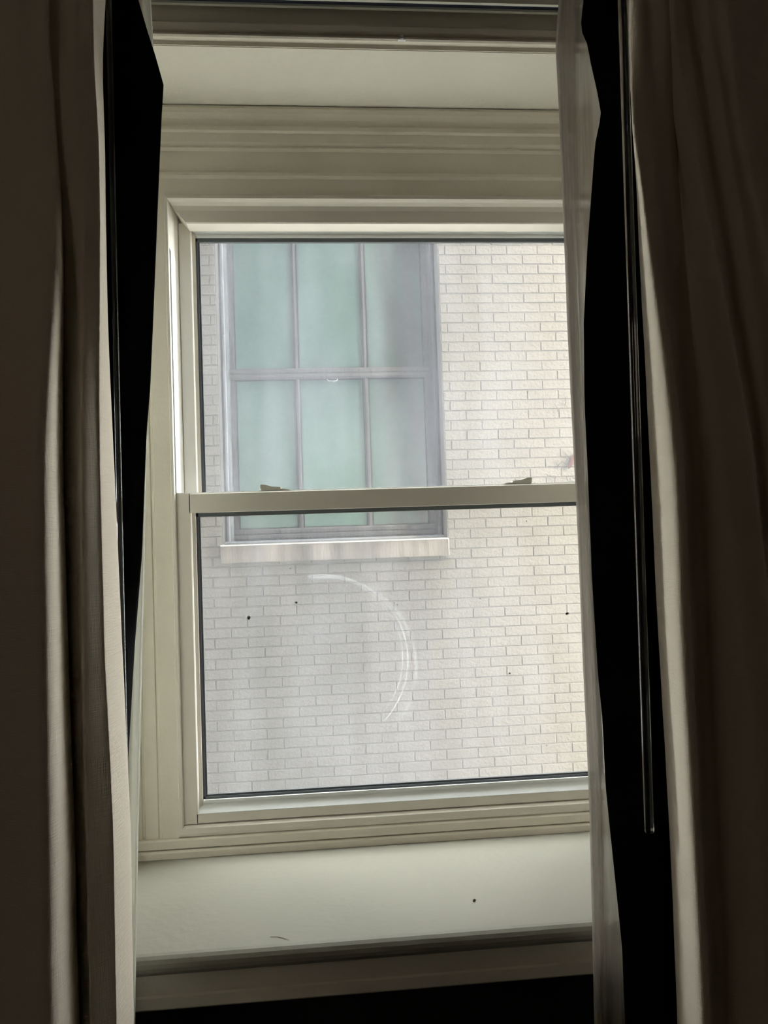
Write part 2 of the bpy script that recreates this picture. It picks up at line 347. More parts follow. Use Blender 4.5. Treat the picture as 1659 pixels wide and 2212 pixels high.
def sash(name, x0, x1, z0, z1, yf, top_r, bot_r, stile, bevel_top, bevel_bot, gmat, glass_y, parent):
    s = empty(name, (0.169, yf, z0)); s.parent = parent; s.matrix_parent_inverse = Matrix.Translation(-parent.location)
    yb = yf+0.034
    gx0, gx1 = x0+stile+0.007, x1-stile-0.007
    bm = bmesh.new()
    # stiles with a small glazing step
    st = [(0, yb), (0, yf+0.002), (0.002, yf), (stile-0.002, yf), (stile, yf+0.002), (stile, yf+0.009), (stile+0.007, yf+0.011), (stile+0.007, yb)]
    prism(bm, [(x0+d, y) for d, y in st], z0, z1, 'z'); prism(bm, [(x1-d, y) for d, y in st], z0, z1, 'z')
    beads = []
    def rail(zo, sgn, flat, bevel):
        # zo outer edge, sgn direction towards the glass
        p = [(yb, zo), (yf+0.002, zo), (yf, zo+sgn*0.002), (yf, zo+sgn*flat)]
        d = flat
        if bevel:
            beads.append([(yb-0.004, zo+sgn*(flat+0.0003)), (yf+0.0005, zo+sgn*(flat+0.0003)), (yf+0.0005, zo+sgn*(flat+0.0012)), (yf+0.0135, zo+sgn*(flat+bevel)), (yf+0.0135, zo+sgn*(flat+bevel+0.002)), (yf+0.0105, zo+sgn*(flat+bevel+0.003)), (yf+0.0105, zo+sgn*(flat+bevel+0.008)), (yb-0.004, zo+sgn*(flat+bevel+0.008))])
            prism(bm, p + [(yb, zo+sgn*flat)], x0+stile-0.004, x1-stile+0.004); return flat+bevel+0.008
        p += [(yb, zo+sgn*d)]
        prism(bm, p, x0+stile-0.004, x1-stile+0.004); return d
    dt = rail(z1, -1, top_r, bevel_top); db = rail(z0, 1, bot_r, bevel_bot)
    link('sash_frame', bm, MAT['vinyl'], s)
    for bp in beads:
        bm = bmesh.new(); zr = bp[0][1]
        prism(bm, bp, lambda p: x0+stile-0.006+abs(p[1]-zr)*0.75, lambda p: x1-stile+0.006-abs(p[1]-zr)*0.75)
        link('glazing_bead', bm, MAT['vinyl2'], s, label='brighter white sloping glazing bead')
    gz0, gz1 = z0+db, z1-dt
    gw = 0.0085
    bm = bmesh.new()       # dark glazing gasket inside the bead; top strip widened to paint the rail's shade
    box(bm, gx0, gx0+gw*0.55, glass_y-0.004, glass_y+0.004, gz0, gz1); box(bm, gx1-gw*0.55, gx1, glass_y-0.004, glass_y+0.004, gz0, gz1)
    box(bm, gx0, gx1, glass_y-0.004, glass_y+0.004, gz1-gw*0.97, gz1); box(bm, gx0, gx1, glass_y-0.004, glass_y+0.004, gz0, gz0+gw*0.55)
    link('gasket', bm, MAT['gasket'], s, label='dark grey glazing gasket')
    bm = bmesh.new()
    a, b = gw*0.55, gw
    ys = (glass_y-0.001, glass_y+0.004)
    box(bm, gx0+a, gx0+b, *ys, gz0+b, gz1-b); box(bm, gx1-b, gx1-a, *ys, gz0+b, gz1-b)
    box(bm, gx0+a, gx1-a, *ys, gz1-b, gz1-a); box(bm, gx0+a, gx1-a, *ys, gz0+a, gz0+b)
    link('spacer_bar', bm, MAT['gasket2' if False else 'spacer'], s)
    bm = bmesh.new(); box(bm, gx0+0.002, gx1-0.002, glass_y+0.005, glass_y+0.008, gz0+0.002, gz1-0.002)
    link('glass_pane', bm, gmat, s)
    return s
MAT['spacer'] = mat('grey_spacer', (0.14, 0.145, 0.155), 0.5)
upper = sash('upper_sash', -0.281, 0.619, 1.560, 2.1795, 0.052, 0.0035, 0.030, 0.028, 0.016, 0, GLASS_U, 0.068, win)
lower = sash('lower_sash', -0.2945, 0.6325, 0.9305, 1.598, -0.004, 0.040, 0.019, 0.036, 0, 0.016, GLASS_L, 0.016, win)
# thin raised lip along the top of the meeting rail
bm = bmesh.new(); box(bm, -0.2935, 0.6315, 0.004, 0.046, 1.5980, 1.6000)
link('meeting_rail_cap', bm, MAT['vinyl2'], lower)
# small vent latch on the left upper stile
def rounded(bm, cx, cz, w, h, y0, y1, n=6):
    r = w/2; pts = []
    for k in range(n+1): t = math.pi*k/n; pts.append((cx+r*math.cos(t), cz+h/2-r+r*math.sin(t)))
    for k in range(n+1): t = math.pi+math.pi*k/n; pts.append((cx+r*math.cos(t), cz-h/2+r+r*math.sin(t)))
    a = [bm.verts.new((x, y0, z)) for x, z in pts]; b = [bm.verts.new((x*1+(x-cx)*0.0, y1, z)) for x, z in pts]
    m = len(pts)
    for i in range(m): bm.faces.new((a[i], a[(i+1) % m], b[(i+1) % m], b[i]))
    bm.faces.new(a); bm.faces.new(b[::-1])
bm = bmesh.new()
rounded(bm, -0.2655, 1.664, 0.0125, 0.040, 0.0505, 0.0525)
for k in range(7):
    w = 0.0028 if k % 2 else 0.0038
    box(bm, -0.2675-w/2, -0.2675+w/2, 0.0496, 0.0508, 1.652+k*0.0036, 1.6535+k*0.0036)
link('vent_latch', bm, MAT['vinyl'], upper)
# sash locks on the meeting rail
def lock(cx, s):
    bm = bmesh.new()
    # base plate, long low wedge
    pl = [(-0.036, 0), (-0.028, 0.0026), (0.018, 0.0034), (0.024, 0.0034), (0.024, 0)]
    v = [[bm.verts.new((cx+s*a, y, 1.6001+b)) for a, b in pl] for y in (0.001, 0.034)]
    n = len(pl)
    for i in range(n): bm.faces.new((v[0][i], v[0][(i+1) % n], v[1][(i+1) % n], v[1][i]))
    bm.faces.new(v[0][::-1]); bm.faces.new(v[1])
    bmesh.ops.recalc_face_normals(bm, faces=bm.faces)
    base = link('sash_lock', bm, MAT['lock'], lower)
    bm = bmesh.new()
    lv = [(-0.0155, 0.0035), (-0.016, 0.0070), (0.002, 0.0078), (0.010, 0.0104), (0.016, 0.0124), (0.0252, 0.0126), (0.0265, 0.0112), (0.0265, 0.0035)]
    v = [[bm.verts.new((cx+s*a, y, 1.6001+b)) for a, b in lv] for y in (0.006, 0.024)]
    n = len(lv)
    for i in range(n): bm.faces.new((v[0][i], v[0][(i+1) % n], v[1][(i+1) % n], v[1][i]))
    bm.faces.new(v[0][::-1]); bm.faces.new(v[1])
    link('lock_lever', bm, MAT['lock'], lower)
lock(-0.092, -1); lock(0.430, 1)
# insects and flecks stuck to the lower pane, outside
def blob(bm, x, y, z, r, seed):
    rr = random.Random(seed); v = bmesh.ops.create_icosphere(bm, subdivisions=1, radius=r)['verts']
    for q in v:
        q.co *= rr.uniform(0.6, 1.25); q.co.y *= 0.5; q.co += Vector((x, y, z))
for i, (x, z, r) in enumerate(((-0.151, 1.338, 0.0042), (-0.052, 1.365, 0.0030), (-0.062, 1.437, 0.0018), (0.526, 1.318, 0.0036), (0.338, 1.358, 0.0018), (0.396, 1.197, 0.0020), (0.160, 1.352, 0.0014), (0.042, 1.347, 0.0014), (0.18, 1.43, 0.0010), (-0.145, 1.115, 0.0014), (0.445, 1.52, 0.0016), (0.47, 1.04, 0.0016), (0.36, 1.29, 0.0013))):
    bm = bmesh.new(); blob(bm, x, 0.0215, z, r, i); link('insect_speck', bm, MAT['bug'], lower, label='dark speck on the glass')


# measured hang of each cloth: (depth y, [(height z, x), ...]) per fold line
LEFT_FOLDS = [
    (-0.5, [(0, -1.02),(3, -1.02)]),
    (-0.58, [(0, -0.93),(3, -0.93)]),
    (-0.5, [(0, -0.84),(3, -0.84)]),
    (-0.59, [(0, -0.75),(3, -0.75)]),
    (-0.51, [(0, -0.65),(3, -0.65)]),
    (-0.6, [(0, -0.56),(3, -0.56)]),
    (-0.53, [(0, -0.49),(3, -0.49)]),
    (-0.585, [(0, -0.435),(3, -0.435)]),
    (-0.655, [(0.792, -0.3346),(0.944, -0.3317),(1.11, -0.3306),(1.271, -0.3296),(1.434, -0.3286),(1.599, -0.3271),(1.738, -0.3272),(1.822, -0.3278),(1.935, -0.3327),(2.02, -0.3392),(2.162, -0.342),(2.266, -0.3401)]),
    (-0.59, [(0.74, -0.3209),(0.902, -0.3176),(0.994, -0.318),(1.08, -0.3185),(1.225, -0.3195),(1.37, -0.3223),(1.546, -0.3234),(1.665, -0.3245),(1.79, -0.3255),(1.868, -0.3268),(1.965, -0.3307),(2.056, -0.3377),(2.135, -0.3449),(2.208, -0.3551),(2.319, -0.3531)]),
    (-0.555, [(0.714, -0.3343),(0.882, -0.3309),(0.977, -0.3313),(1.066, -0.3318),(1.215, -0.3329),(1.366, -0.3358),(1.548, -0.3369),(1.671, -0.3381),(1.8, -0.3391),(1.881, -0.3405),(1.981, -0.3446),(2.075, -0.3518),(2.157, -0.3592),(2.233, -0.3698),(2.347, -0.3677)]),
    (-0.575, [(0.728, -0.32),(0.893, -0.3166),(0.986, -0.317),(1.074, -0.3175),(1.22, -0.3185),(1.368, -0.3213),(1.547, -0.3224),(1.667, -0.3235),(1.795, -0.3245),(1.874, -0.3258),(1.972, -0.3298),(2.064, -0.3368),(2.145, -0.3441),(2.219, -0.3545),(2.331, -0.3524)]),
    (-0.58, [(0.731, -0.3094),(0.895, -0.306),(0.988, -0.3063),(1.075, -0.3068),(1.221, -0.3078),(1.368, -0.3105),(1.546, -0.3115),(1.666, -0.3126),(1.793, -0.3136),(1.872, -0.3149),(1.97, -0.3188),(2.062, -0.3258),(2.142, -0.333),(2.216, -0.3434),(2.328, -0.3413)]),
    (-0.596, [(0.743, -0.3034),(0.904, -0.3001),(0.996, -0.3004),(1.082, -0.3009),(1.196, -0.3007),(1.37, -0.3006),(1.604, -0.298),(1.782, -0.2978),(1.902, -0.2994),(2.053, -0.2993),(2.132, -0.3209),(2.205, -0.3253),(2.315, -0.3231)]),
    (-0.578, [(0.726, -0.2817),(0.891, -0.2781),(1.014, -0.2765),(1.189, -0.2774),(1.367, -0.2822),(1.546, -0.2831),(1.787, -0.2838),(1.971, -0.2841),(2.063, -0.2852),(2.144, -0.2894),(2.219, -0.2908),(2.331, -0.2885)]),
    (-0.573, [(0.722, -0.279),(0.888, -0.2754),(1.011, -0.2739),(1.187, -0.2747),(1.366, -0.2795),(1.546, -0.2804),(1.789, -0.2811),(1.973, -0.2814),(2.066, -0.2824),(2.147, -0.2867),(2.222, -0.2881),(2.335, -0.2858)]),
    (-0.512, [(0.674, -0.275),(0.85, -0.271),(0.981, -0.2693),(1.074, -0.2684),(1.199, -0.2706),(1.344, -0.2735),(1.401, -0.2754),(1.548, -0.2784),(1.689, -0.2815),(1.806, -0.284),(1.936, -0.2837),(2.067, -0.2822),(2.133, -0.2833),(2.199, -0.2844),(2.266, -0.2767),(2.386, -0.2741)]),
    (-0.5, [(0.666, -0.2866),(0.843, -0.2827),(0.976, -0.281),(1.07, -0.2801),(1.196, -0.2823),(1.343, -0.2853),(1.4, -0.2872),(1.549, -0.2903),(1.691, -0.2935),(1.809, -0.296),(1.941, -0.2958),(2.073, -0.2942),(2.14, -0.2954),(2.207, -0.2965),(2.274, -0.2887),(2.396, -0.2861)]),
    (-0.488, [(0.658, -0.3058),(0.838, -0.3019),(0.971, -0.3003),(1.066, -0.2995),(1.194, -0.3017),(1.342, -0.3048),(1.4, -0.3068),(1.55, -0.3099),(1.694, -0.3132),(1.813, -0.3159),(1.945, -0.3157),(2.079, -0.3142),(2.147, -0.3154),(2.214, -0.3166),(2.282, -0.3087),(2.405, -0.3062)]),
]
RIGHT_FOLDS = [
    (-0.455, [(0.551, 0.5163),(0.747, 0.5254),(0.824, 0.5253),(0.962, 0.5258),(1.102, 0.5257),(1.242, 0.5225),(1.362, 0.5206),(1.526, 0.5207),(1.669, 0.5197),(1.814, 0.5188),(1.916, 0.5181),(2.032, 0.5173),(2.157, 0.5154),(2.253, 0.5098),(2.328, 0.5154),(2.462, 0.5213)]),
    (-0.485, [(0.576, 0.4958),(0.767, 0.5046),(0.842, 0.5045),(0.977, 0.505),(1.112, 0.5048),(1.249, 0.5017),(1.366, 0.4998),(1.526, 0.4998),(1.665, 0.4989),(1.806, 0.4979),(1.905, 0.4973),(2.018, 0.4965),(2.14, 0.4946),(2.233, 0.4892),(2.306, 0.4945),(2.437, 0.5002)]),
    (-0.59, [(0.661, 0.4777),(0.834, 0.4858),(0.963, 0.4854),(1.147, 0.4843),(1.334, 0.48),(1.522, 0.4821),(1.649, 0.4794),(1.777, 0.4786),(1.867, 0.4767),(1.97, 0.4761),(2.08, 0.4678),(2.231, 0.4745),(2.349, 0.4798)]),
    (-0.6, [(0.667, 0.4887),(0.839, 0.4969),(1.089, 0.4959),(1.304, 0.4944),(1.459, 0.4939),(1.616, 0.4946),(1.742, 0.4907),(1.812, 0.4873),(1.901, 0.4849),(2.01, 0.48),(2.094, 0.4838),(2.224, 0.4963),(2.342, 0.5016)]),
    (-0.585, [(0.654, 0.5057),(0.828, 0.5141),(1.082, 0.5131),(1.3, 0.5116),(1.458, 0.5111),(1.617, 0.512),(1.746, 0.508),(1.817, 0.5046),(1.907, 0.5021),(2.018, 0.4972),(2.103, 0.5011),(2.235, 0.5138),(2.355, 0.5193)]),
    (-0.53, [(0.596, 0.5385),(0.782, 0.5474),(1.053, 0.5464),(1.287, 0.5448),(1.455, 0.5443),(1.625, 0.5451),(1.763, 0.5409),(1.838, 0.5373),(1.935, 0.5346),(2.054, 0.5293),(2.145, 0.5335),(2.286, 0.5471),(2.414, 0.5529)]),
    (-0.505, [(0.586, 0.5608),(0.774, 0.5699),(1.048, 0.569),(1.284, 0.5675),(1.454, 0.5671),(1.626, 0.568),(1.765, 0.5638),(1.841, 0.5602),(1.939, 0.5575),(2.059, 0.5522),(2.151, 0.5565),(2.294, 0.5703),(2.423, 0.5763)]),
    (-0.52, [(0.593, 0.6103),(0.779, 0.6196),(1.284, 0.6166),(1.474, 0.604),(1.555, 0.598),(1.678, 0.5897),(1.795, 0.5775),(1.919, 0.5656),(2.023, 0.5526),(2.163, 0.5341),(2.282, 0.5217),(2.409, 0.5274)]),
    (-0.575, [(0.635, 0.6207),(0.812, 0.6298),(1.293, 0.6275),(1.474, 0.6156),(1.551, 0.61),(1.668, 0.6022),(1.78, 0.5907),(1.898, 0.5795),(1.997, 0.5672),(2.13, 0.5497),(2.243, 0.5379),(2.364, 0.5435)]),
    (-0.555, [(0.617, 0.6409),(0.798, 0.6502),(1.289, 0.648),(1.473, 0.6359),(1.552, 0.6302),(1.672, 0.6223),(1.785, 0.6106),(1.906, 0.5991),(2.007, 0.5866),(2.142, 0.5687),(2.258, 0.5568),(2.381, 0.5625)]),
    (-0.5, [(0.571, 0.6725),(0.761, 0.6823),(1.278, 0.6799),(1.471, 0.6672),(1.555, 0.6612),(1.681, 0.6529),(1.8, 0.6405),(1.927, 0.6284),(2.034, 0.6153),(2.176, 0.5965),(2.298, 0.5839),(2.428, 0.5899)]),
    (-0.51, [(0.576, 0.6931),(0.766, 0.703),(1.278, 0.701),(1.471, 0.6885),(1.554, 0.6826),(1.679, 0.6744),(1.797, 0.6622),(1.923, 0.6503),(2.029, 0.6373),(2.17, 0.6186),(2.291, 0.6062),(2.42, 0.6123)]),
    (-0.58, [(0.631, 0.6983),(0.809, 0.7079),(1.29, 0.7067),(1.471, 0.6952),(1.549, 0.6897),(1.666, 0.6821),(1.778, 0.6708),(1.896, 0.6597),(1.995, 0.6476),(2.128, 0.6302),(2.242, 0.6186),(2.363, 0.6245)]),
    (-0.5, [(0, 0.8),(3, 0.8)]),
    (-0.59, [(0, 0.88),(3, 0.88)]),
    (-0.5, [(0, 0.96),(3, 0.96)]),
    (-0.58, [(0, 1.04),(3, 1.04)]),
    (-0.5, [(0, 1.12),(3, 1.12)]),
]
LEFT_LINING = [
    (-0.475, [(0.659, -0.4162),(0.839, -0.4128),(1.036, -0.4029),(1.199, -0.393),(1.356, -0.3811),(1.486, -0.3691),(1.664, -0.3593),(1.723, -0.3536),(1.817, -0.3479),(1.998, -0.3378),(2.116, -0.3309),(2.151, -0.3282),(2.163, -0.3267),(2.17, -0.3285),(2.208, -0.3375),(2.239, -0.346),(2.29, -0.3586),(2.414, -0.3562)]),
    (-0.475, [(0.648, -0.3094),(0.83, -0.3055),(0.965, -0.3038),(1.061, -0.303),(1.19, -0.3053),(1.34, -0.3084),(1.399, -0.3103),(1.55, -0.3135),(1.696, -0.3169),(1.816, -0.3196),(1.951, -0.3194),(2.086, -0.3179),(2.154, -0.3191),(2.222, -0.3203),(2.291, -0.3123),(2.415, -0.3097)]),
    (-0.475, [(0.649, -0.3169),(0.831, -0.313),(0.965, -0.3058),(1.029, -0.3024),(1.061, -0.3003),(1.19, -0.292),(1.193, -0.2918),(1.339, -0.2816),(1.352, -0.282),(1.398, -0.2835),(1.483, -0.2852),(1.549, -0.2866),(1.662, -0.2891),(1.696, -0.2898),(1.722, -0.2904),(1.816, -0.2924),(1.951, -0.2921),(1.998, -0.2915),(2.086, -0.2905),(2.117, -0.291),(2.151, -0.2916),(2.155, -0.2916),(2.164, -0.2918),(2.171, -0.2919),(2.209, -0.2926),(2.223, -0.2928),(2.24, -0.2908),(2.292, -0.2848),(2.416, -0.2821)]),
    (-0.472, [(0.646, -0.3128),(0.828, -0.3088),(0.963, -0.3016),(1.027, -0.2981),(1.059, -0.296),(1.188, -0.2877),(1.192, -0.2875),(1.338, -0.2772),(1.351, -0.2776),(1.397, -0.2791),(1.483, -0.2808),(1.549, -0.2822),(1.663, -0.2847),(1.696, -0.2854),(1.723, -0.286),(1.817, -0.288),(1.952, -0.2877),(1.999, -0.2871),(2.088, -0.286),(2.119, -0.2865),(2.153, -0.2871),(2.156, -0.2872),(2.166, -0.2873),(2.173, -0.2874),(2.211, -0.2881),(2.225, -0.2883),(2.242, -0.2863),(2.294, -0.2803),(2.419, -0.2776)]),
    (-0.458, [(0.635, -0.309),(0.819, -0.305),(1.021, -0.2941),(1.187, -0.2833),(1.349, -0.2705),(1.482, -0.2577),(1.664, -0.2469),(1.725, -0.2409),(1.82, -0.2347),(2.006, -0.2237),(2.127, -0.2161),(2.162, -0.2133),(2.176, -0.2116),(2.183, -0.2135),(2.222, -0.2226),(2.253, -0.2313),(2.305, -0.2442),(2.432, -0.2413)]),
    (-0.452, [(0.631, -0.3132),(0.816, -0.3091),(1.019, -0.2982),(1.186, -0.2874),(1.348, -0.2746),(1.482, -0.2617),(1.665, -0.2509),(1.726, -0.2448),(1.822, -0.2386),(2.009, -0.2275),(2.131, -0.22),(2.166, -0.2171),(2.179, -0.2154),(2.186, -0.2173),(2.225, -0.2265),(2.257, -0.2352),(2.309, -0.2482),(2.437, -0.2453)]),
]
RIGHT_LINING = [
    (-0.45, [(0.555, 0.4331),(0.751, 0.4417),(0.862, 0.4415),(0.932, 0.4373),(1.001, 0.433),(1.106, 0.4267),(1.211, 0.4254),(1.281, 0.4211),(1.423, 0.4183),(1.565, 0.4185),(1.701, 0.4183),(1.816, 0.4217),(1.939, 0.4328),(2.012, 0.4418),(2.1, 0.4522),(2.136, 0.4611),(2.145, 0.4638),(2.152, 0.4633),(2.189, 0.4582),(2.226, 0.4508),(2.259, 0.4462),(2.271, 0.4408),(2.285, 0.4361),(2.329, 0.4432),(2.464, 0.4488)]),
    (-0.456, [(0.56, 0.428),(0.755, 0.4365),(0.866, 0.4363),(0.935, 0.4321),(1.004, 0.4279),(1.108, 0.4216),(1.213, 0.4203),(1.283, 0.416),(1.423, 0.4133),(1.565, 0.4134),(1.7, 0.4132),(1.815, 0.4166),(1.937, 0.4276),(2.01, 0.4365),(2.097, 0.4469),(2.132, 0.4558),(2.142, 0.4584),(2.149, 0.4579),(2.185, 0.4528),(2.222, 0.4454),(2.255, 0.4409),(2.267, 0.4355),(2.28, 0.4308),(2.325, 0.4379),(2.458, 0.4435)]),
    (-0.462, [(0.563, 0.4505),(0.757, 0.4591),(0.867, 0.459),(0.936, 0.4549),(1.005, 0.4507),(1.109, 0.4445),(1.213, 0.4432),(1.283, 0.439),(1.423, 0.4364),(1.564, 0.4366),(1.698, 0.4365),(1.813, 0.4399),(1.935, 0.451),(2.007, 0.4599),(2.094, 0.4703),(2.13, 0.4792),(2.139, 0.4819),(2.146, 0.4814),(2.182, 0.4763),(2.219, 0.469),(2.251, 0.4645),(2.264, 0.4591),(2.277, 0.4545),(2.321, 0.4615),(2.454, 0.4672)]),
    (-0.47, [(0.566, 0.4812),(0.759, 0.49),(0.835, 0.4898),(0.971, 0.4903),(1.109, 0.49),(1.247, 0.4868),(1.365, 0.4849),(1.527, 0.4848),(1.668, 0.4837),(1.81, 0.4827),(1.91, 0.4819),(2.025, 0.4811),(2.148, 0.4791),(2.243, 0.4736),(2.316, 0.479),(2.448, 0.4847)]),
    (-0.474, [(0.569, 0.4852),(0.761, 0.4939),(0.837, 0.4938),(0.973, 0.4942),(1.11, 0.494),(1.248, 0.4908),(1.366, 0.4889),(1.526, 0.4888),(1.667, 0.4878),(1.809, 0.4868),(1.909, 0.4861),(2.024, 0.4852),(2.146, 0.4833),(2.24, 0.4778),(2.313, 0.4832),(2.445, 0.4889)]),
    (-0.468, [(0.563, 0.4934),(0.757, 0.5023),(0.833, 0.5021),(0.97, 0.5026),(1.107, 0.5024),(1.246, 0.4992),(1.365, 0.4973),(1.526, 0.4973),(1.668, 0.4963),(1.81, 0.4952),(1.911, 0.4945),(2.026, 0.4937),(2.15, 0.4917),(2.244, 0.4863),(2.318, 0.4917),(2.451, 0.4974)]),
    (-0.47, [(0.56, 0.5451),(0.754, 0.5543),(0.83, 0.5543),(0.967, 0.555),(1.105, 0.5549),(1.244, 0.552),(1.363, 0.5502),(1.525, 0.5504),(1.666, 0.5495),(1.809, 0.5487),(1.91, 0.5482),(2.026, 0.5475),(2.149, 0.5457),(2.244, 0.5403),(2.318, 0.5458),(2.451, 0.5518)]),
    (-0.475, [(0, 0.72),(3, 0.72)]),
    (-0.47, [(0, 0.9),(3, 0.9)]),
]
RIGHT_SHEER = [
    (-0.415, [(0.53, 0.4125),(0.731, 0.4211),(0.881, 0.4253),(1.059, 0.4292),(1.239, 0.4279),(1.457, 0.4259),(1.826, 0.4262),(2.028, 0.4277),(2.24, 0.4358),(2.354, 0.4405),(2.492, 0.4462)]),
    (-0.421, [(0.536, 0.3937),(0.736, 0.4022),(0.885, 0.4055),(0.991, 0.407),(1.083, 0.4087),(1.241, 0.4079),(1.458, 0.408),(1.604, 0.4066),(1.824, 0.4045),(2.025, 0.4052),(2.16, 0.4054),(2.273, 0.4039),(2.349, 0.4123),(2.486, 0.4179)]),
    (-0.428, [(0.542, 0.3885),(0.741, 0.3969),(0.889, 0.4002),(0.994, 0.4017),(1.086, 0.4034),(1.243, 0.4025),(1.458, 0.4026),(1.603, 0.4012),(1.823, 0.3991),(2.022, 0.3997),(2.156, 0.3999),(2.268, 0.3985),(2.344, 0.4068),(2.48, 0.4124)]),
    (-0.434, [(0.547, 0.3908),(0.745, 0.3992),(0.892, 0.4025),(0.997, 0.404),(1.088, 0.4057),(1.244, 0.4049),(1.458, 0.405),(1.602, 0.4036),(1.821, 0.4015),(2.019, 0.4022),(2.153, 0.4024),(2.265, 0.4009),(2.34, 0.4093),(2.476, 0.4148)]),
    (-0.424, [(0.538, 0.4021),(0.737, 0.4106),(0.886, 0.414),(0.992, 0.4156),(1.084, 0.4173),(1.241, 0.4165),(1.458, 0.4167),(1.603, 0.4153),(1.823, 0.4132),(2.024, 0.4139),(2.158, 0.4142),(2.271, 0.4127),(2.347, 0.4212),(2.484, 0.4268)]),
    (-0.434, [(0.546, 0.403),(0.743, 0.4115),(0.891, 0.4156),(1.066, 0.4194),(1.243, 0.4181),(1.458, 0.4161),(1.821, 0.4164),(2.019, 0.4179),(2.228, 0.4258),(2.34, 0.4304),(2.476, 0.436)]),
    (-0.425, [(0.537, 0.4163),(0.737, 0.4249),(0.885, 0.4291),(1.062, 0.433),(1.241, 0.4317),(1.457, 0.4297),(1.823, 0.4301),(2.023, 0.4317),(2.234, 0.4397),(2.347, 0.4444),(2.484, 0.4501)]),
    (-0.435, [(0.544, 0.4308),(0.742, 0.4394),(0.889, 0.4436),(1.065, 0.4476),(1.242, 0.4464),(1.457, 0.4445),(1.82, 0.4451),(2.019, 0.4468),(2.228, 0.4548),(2.34, 0.4596),(2.477, 0.4653)]),
    (-0.425, [(0.534, 0.4527),(0.734, 0.4616),(0.882, 0.4659),(1.06, 0.47),(1.239, 0.4689),(1.456, 0.4671),(1.823, 0.4678),(2.024, 0.4696),(2.234, 0.4778),(2.348, 0.4827),(2.486, 0.4885)]),
    (-0.435, [(0, 0.54),(3, 0.54)]),
    (-0.425, [(0, 0.58),(3, 0.58)]),
    (-0.435, [(0, 0.62),(3, 0.62)]),
    (-0.425, [(0, 0.66),(3, 0.66)]),
]
LEFT_SHEER = [
    (-0.425, [(0, -0.52),(3, -0.52)]),
    (-0.435, [(0, -0.47),(3, -0.47)]),
    (-0.425, [(0, -0.42),(3, -0.42)]),
    (-0.435, [(0, -0.37),(3, -0.37)]),
    (-0.425, [(0, -0.33),(3, -0.33)]),
    (-0.434, [(0.617, -0.3149),(0.805, -0.3107),(0.945, -0.3057),(1.044, -0.3015),(1.144, -0.2973),(1.346, -0.2889),(1.462, -0.283),(1.619, -0.2767),(1.688, -0.2725),(1.827, -0.266),(2.25, -0.251),(2.279, -0.2524),(2.322, -0.2548),(2.451, -0.2519)]),
    (-0.424, [(0.608, -0.3058),(0.798, -0.3015),(0.939, -0.2964),(1.04, -0.2921),(1.141, -0.2879),(1.344, -0.2793),(1.461, -0.2733),(1.62, -0.2669),(1.69, -0.2626),(1.83, -0.256),(2.257, -0.2407),(2.286, -0.2421),(2.329, -0.2446),(2.46, -0.2416)]),
    (-0.432, [(0.613, -0.2946),(0.802, -0.2903),(0.942, -0.2852),(1.042, -0.2809),(1.142, -0.2766),(1.345, -0.268),(1.461, -0.262),(1.619, -0.2557),(1.688, -0.2514),(1.828, -0.2448),(2.252, -0.2294),(2.281, -0.2308),(2.324, -0.2333),(2.454, -0.2303)]),
    (-0.426, [(0.608, -0.2934),(0.798, -0.2891),(0.939, -0.284),(1.039, -0.2797),(1.14, -0.2754),(1.344, -0.2667),(1.461, -0.2607),(1.62, -0.2543),(1.689, -0.25),(1.829, -0.2433),(2.256, -0.2279),(2.285, -0.2293),(2.328, -0.2317),(2.459, -0.2287)]),
    (-0.42, [(0.604, -0.2982),(0.795, -0.2939),(0.937, -0.2887),(1.037, -0.2845),(1.139, -0.2801),(1.344, -0.2714),(1.461, -0.2654),(1.62, -0.259),(1.69, -0.2547),(1.831, -0.248),(2.26, -0.2325),(2.289, -0.2339),(2.332, -0.2364),(2.463, -0.2333)]),
    (-0.415, [(0.602, -0.3107),(0.793, -0.3065),(0.935, -0.3013),(1.036, -0.2971),(1.138, -0.2928),(1.343, -0.2841),(1.461, -0.2781),(1.621, -0.2717),(1.691, -0.2674),(1.832, -0.2607),(2.263, -0.2453),(2.292, -0.2468),(2.335, -0.2492),(2.467, -0.2462)]),
]
FACADE_H = 18.0; FACADE_R = 5.6

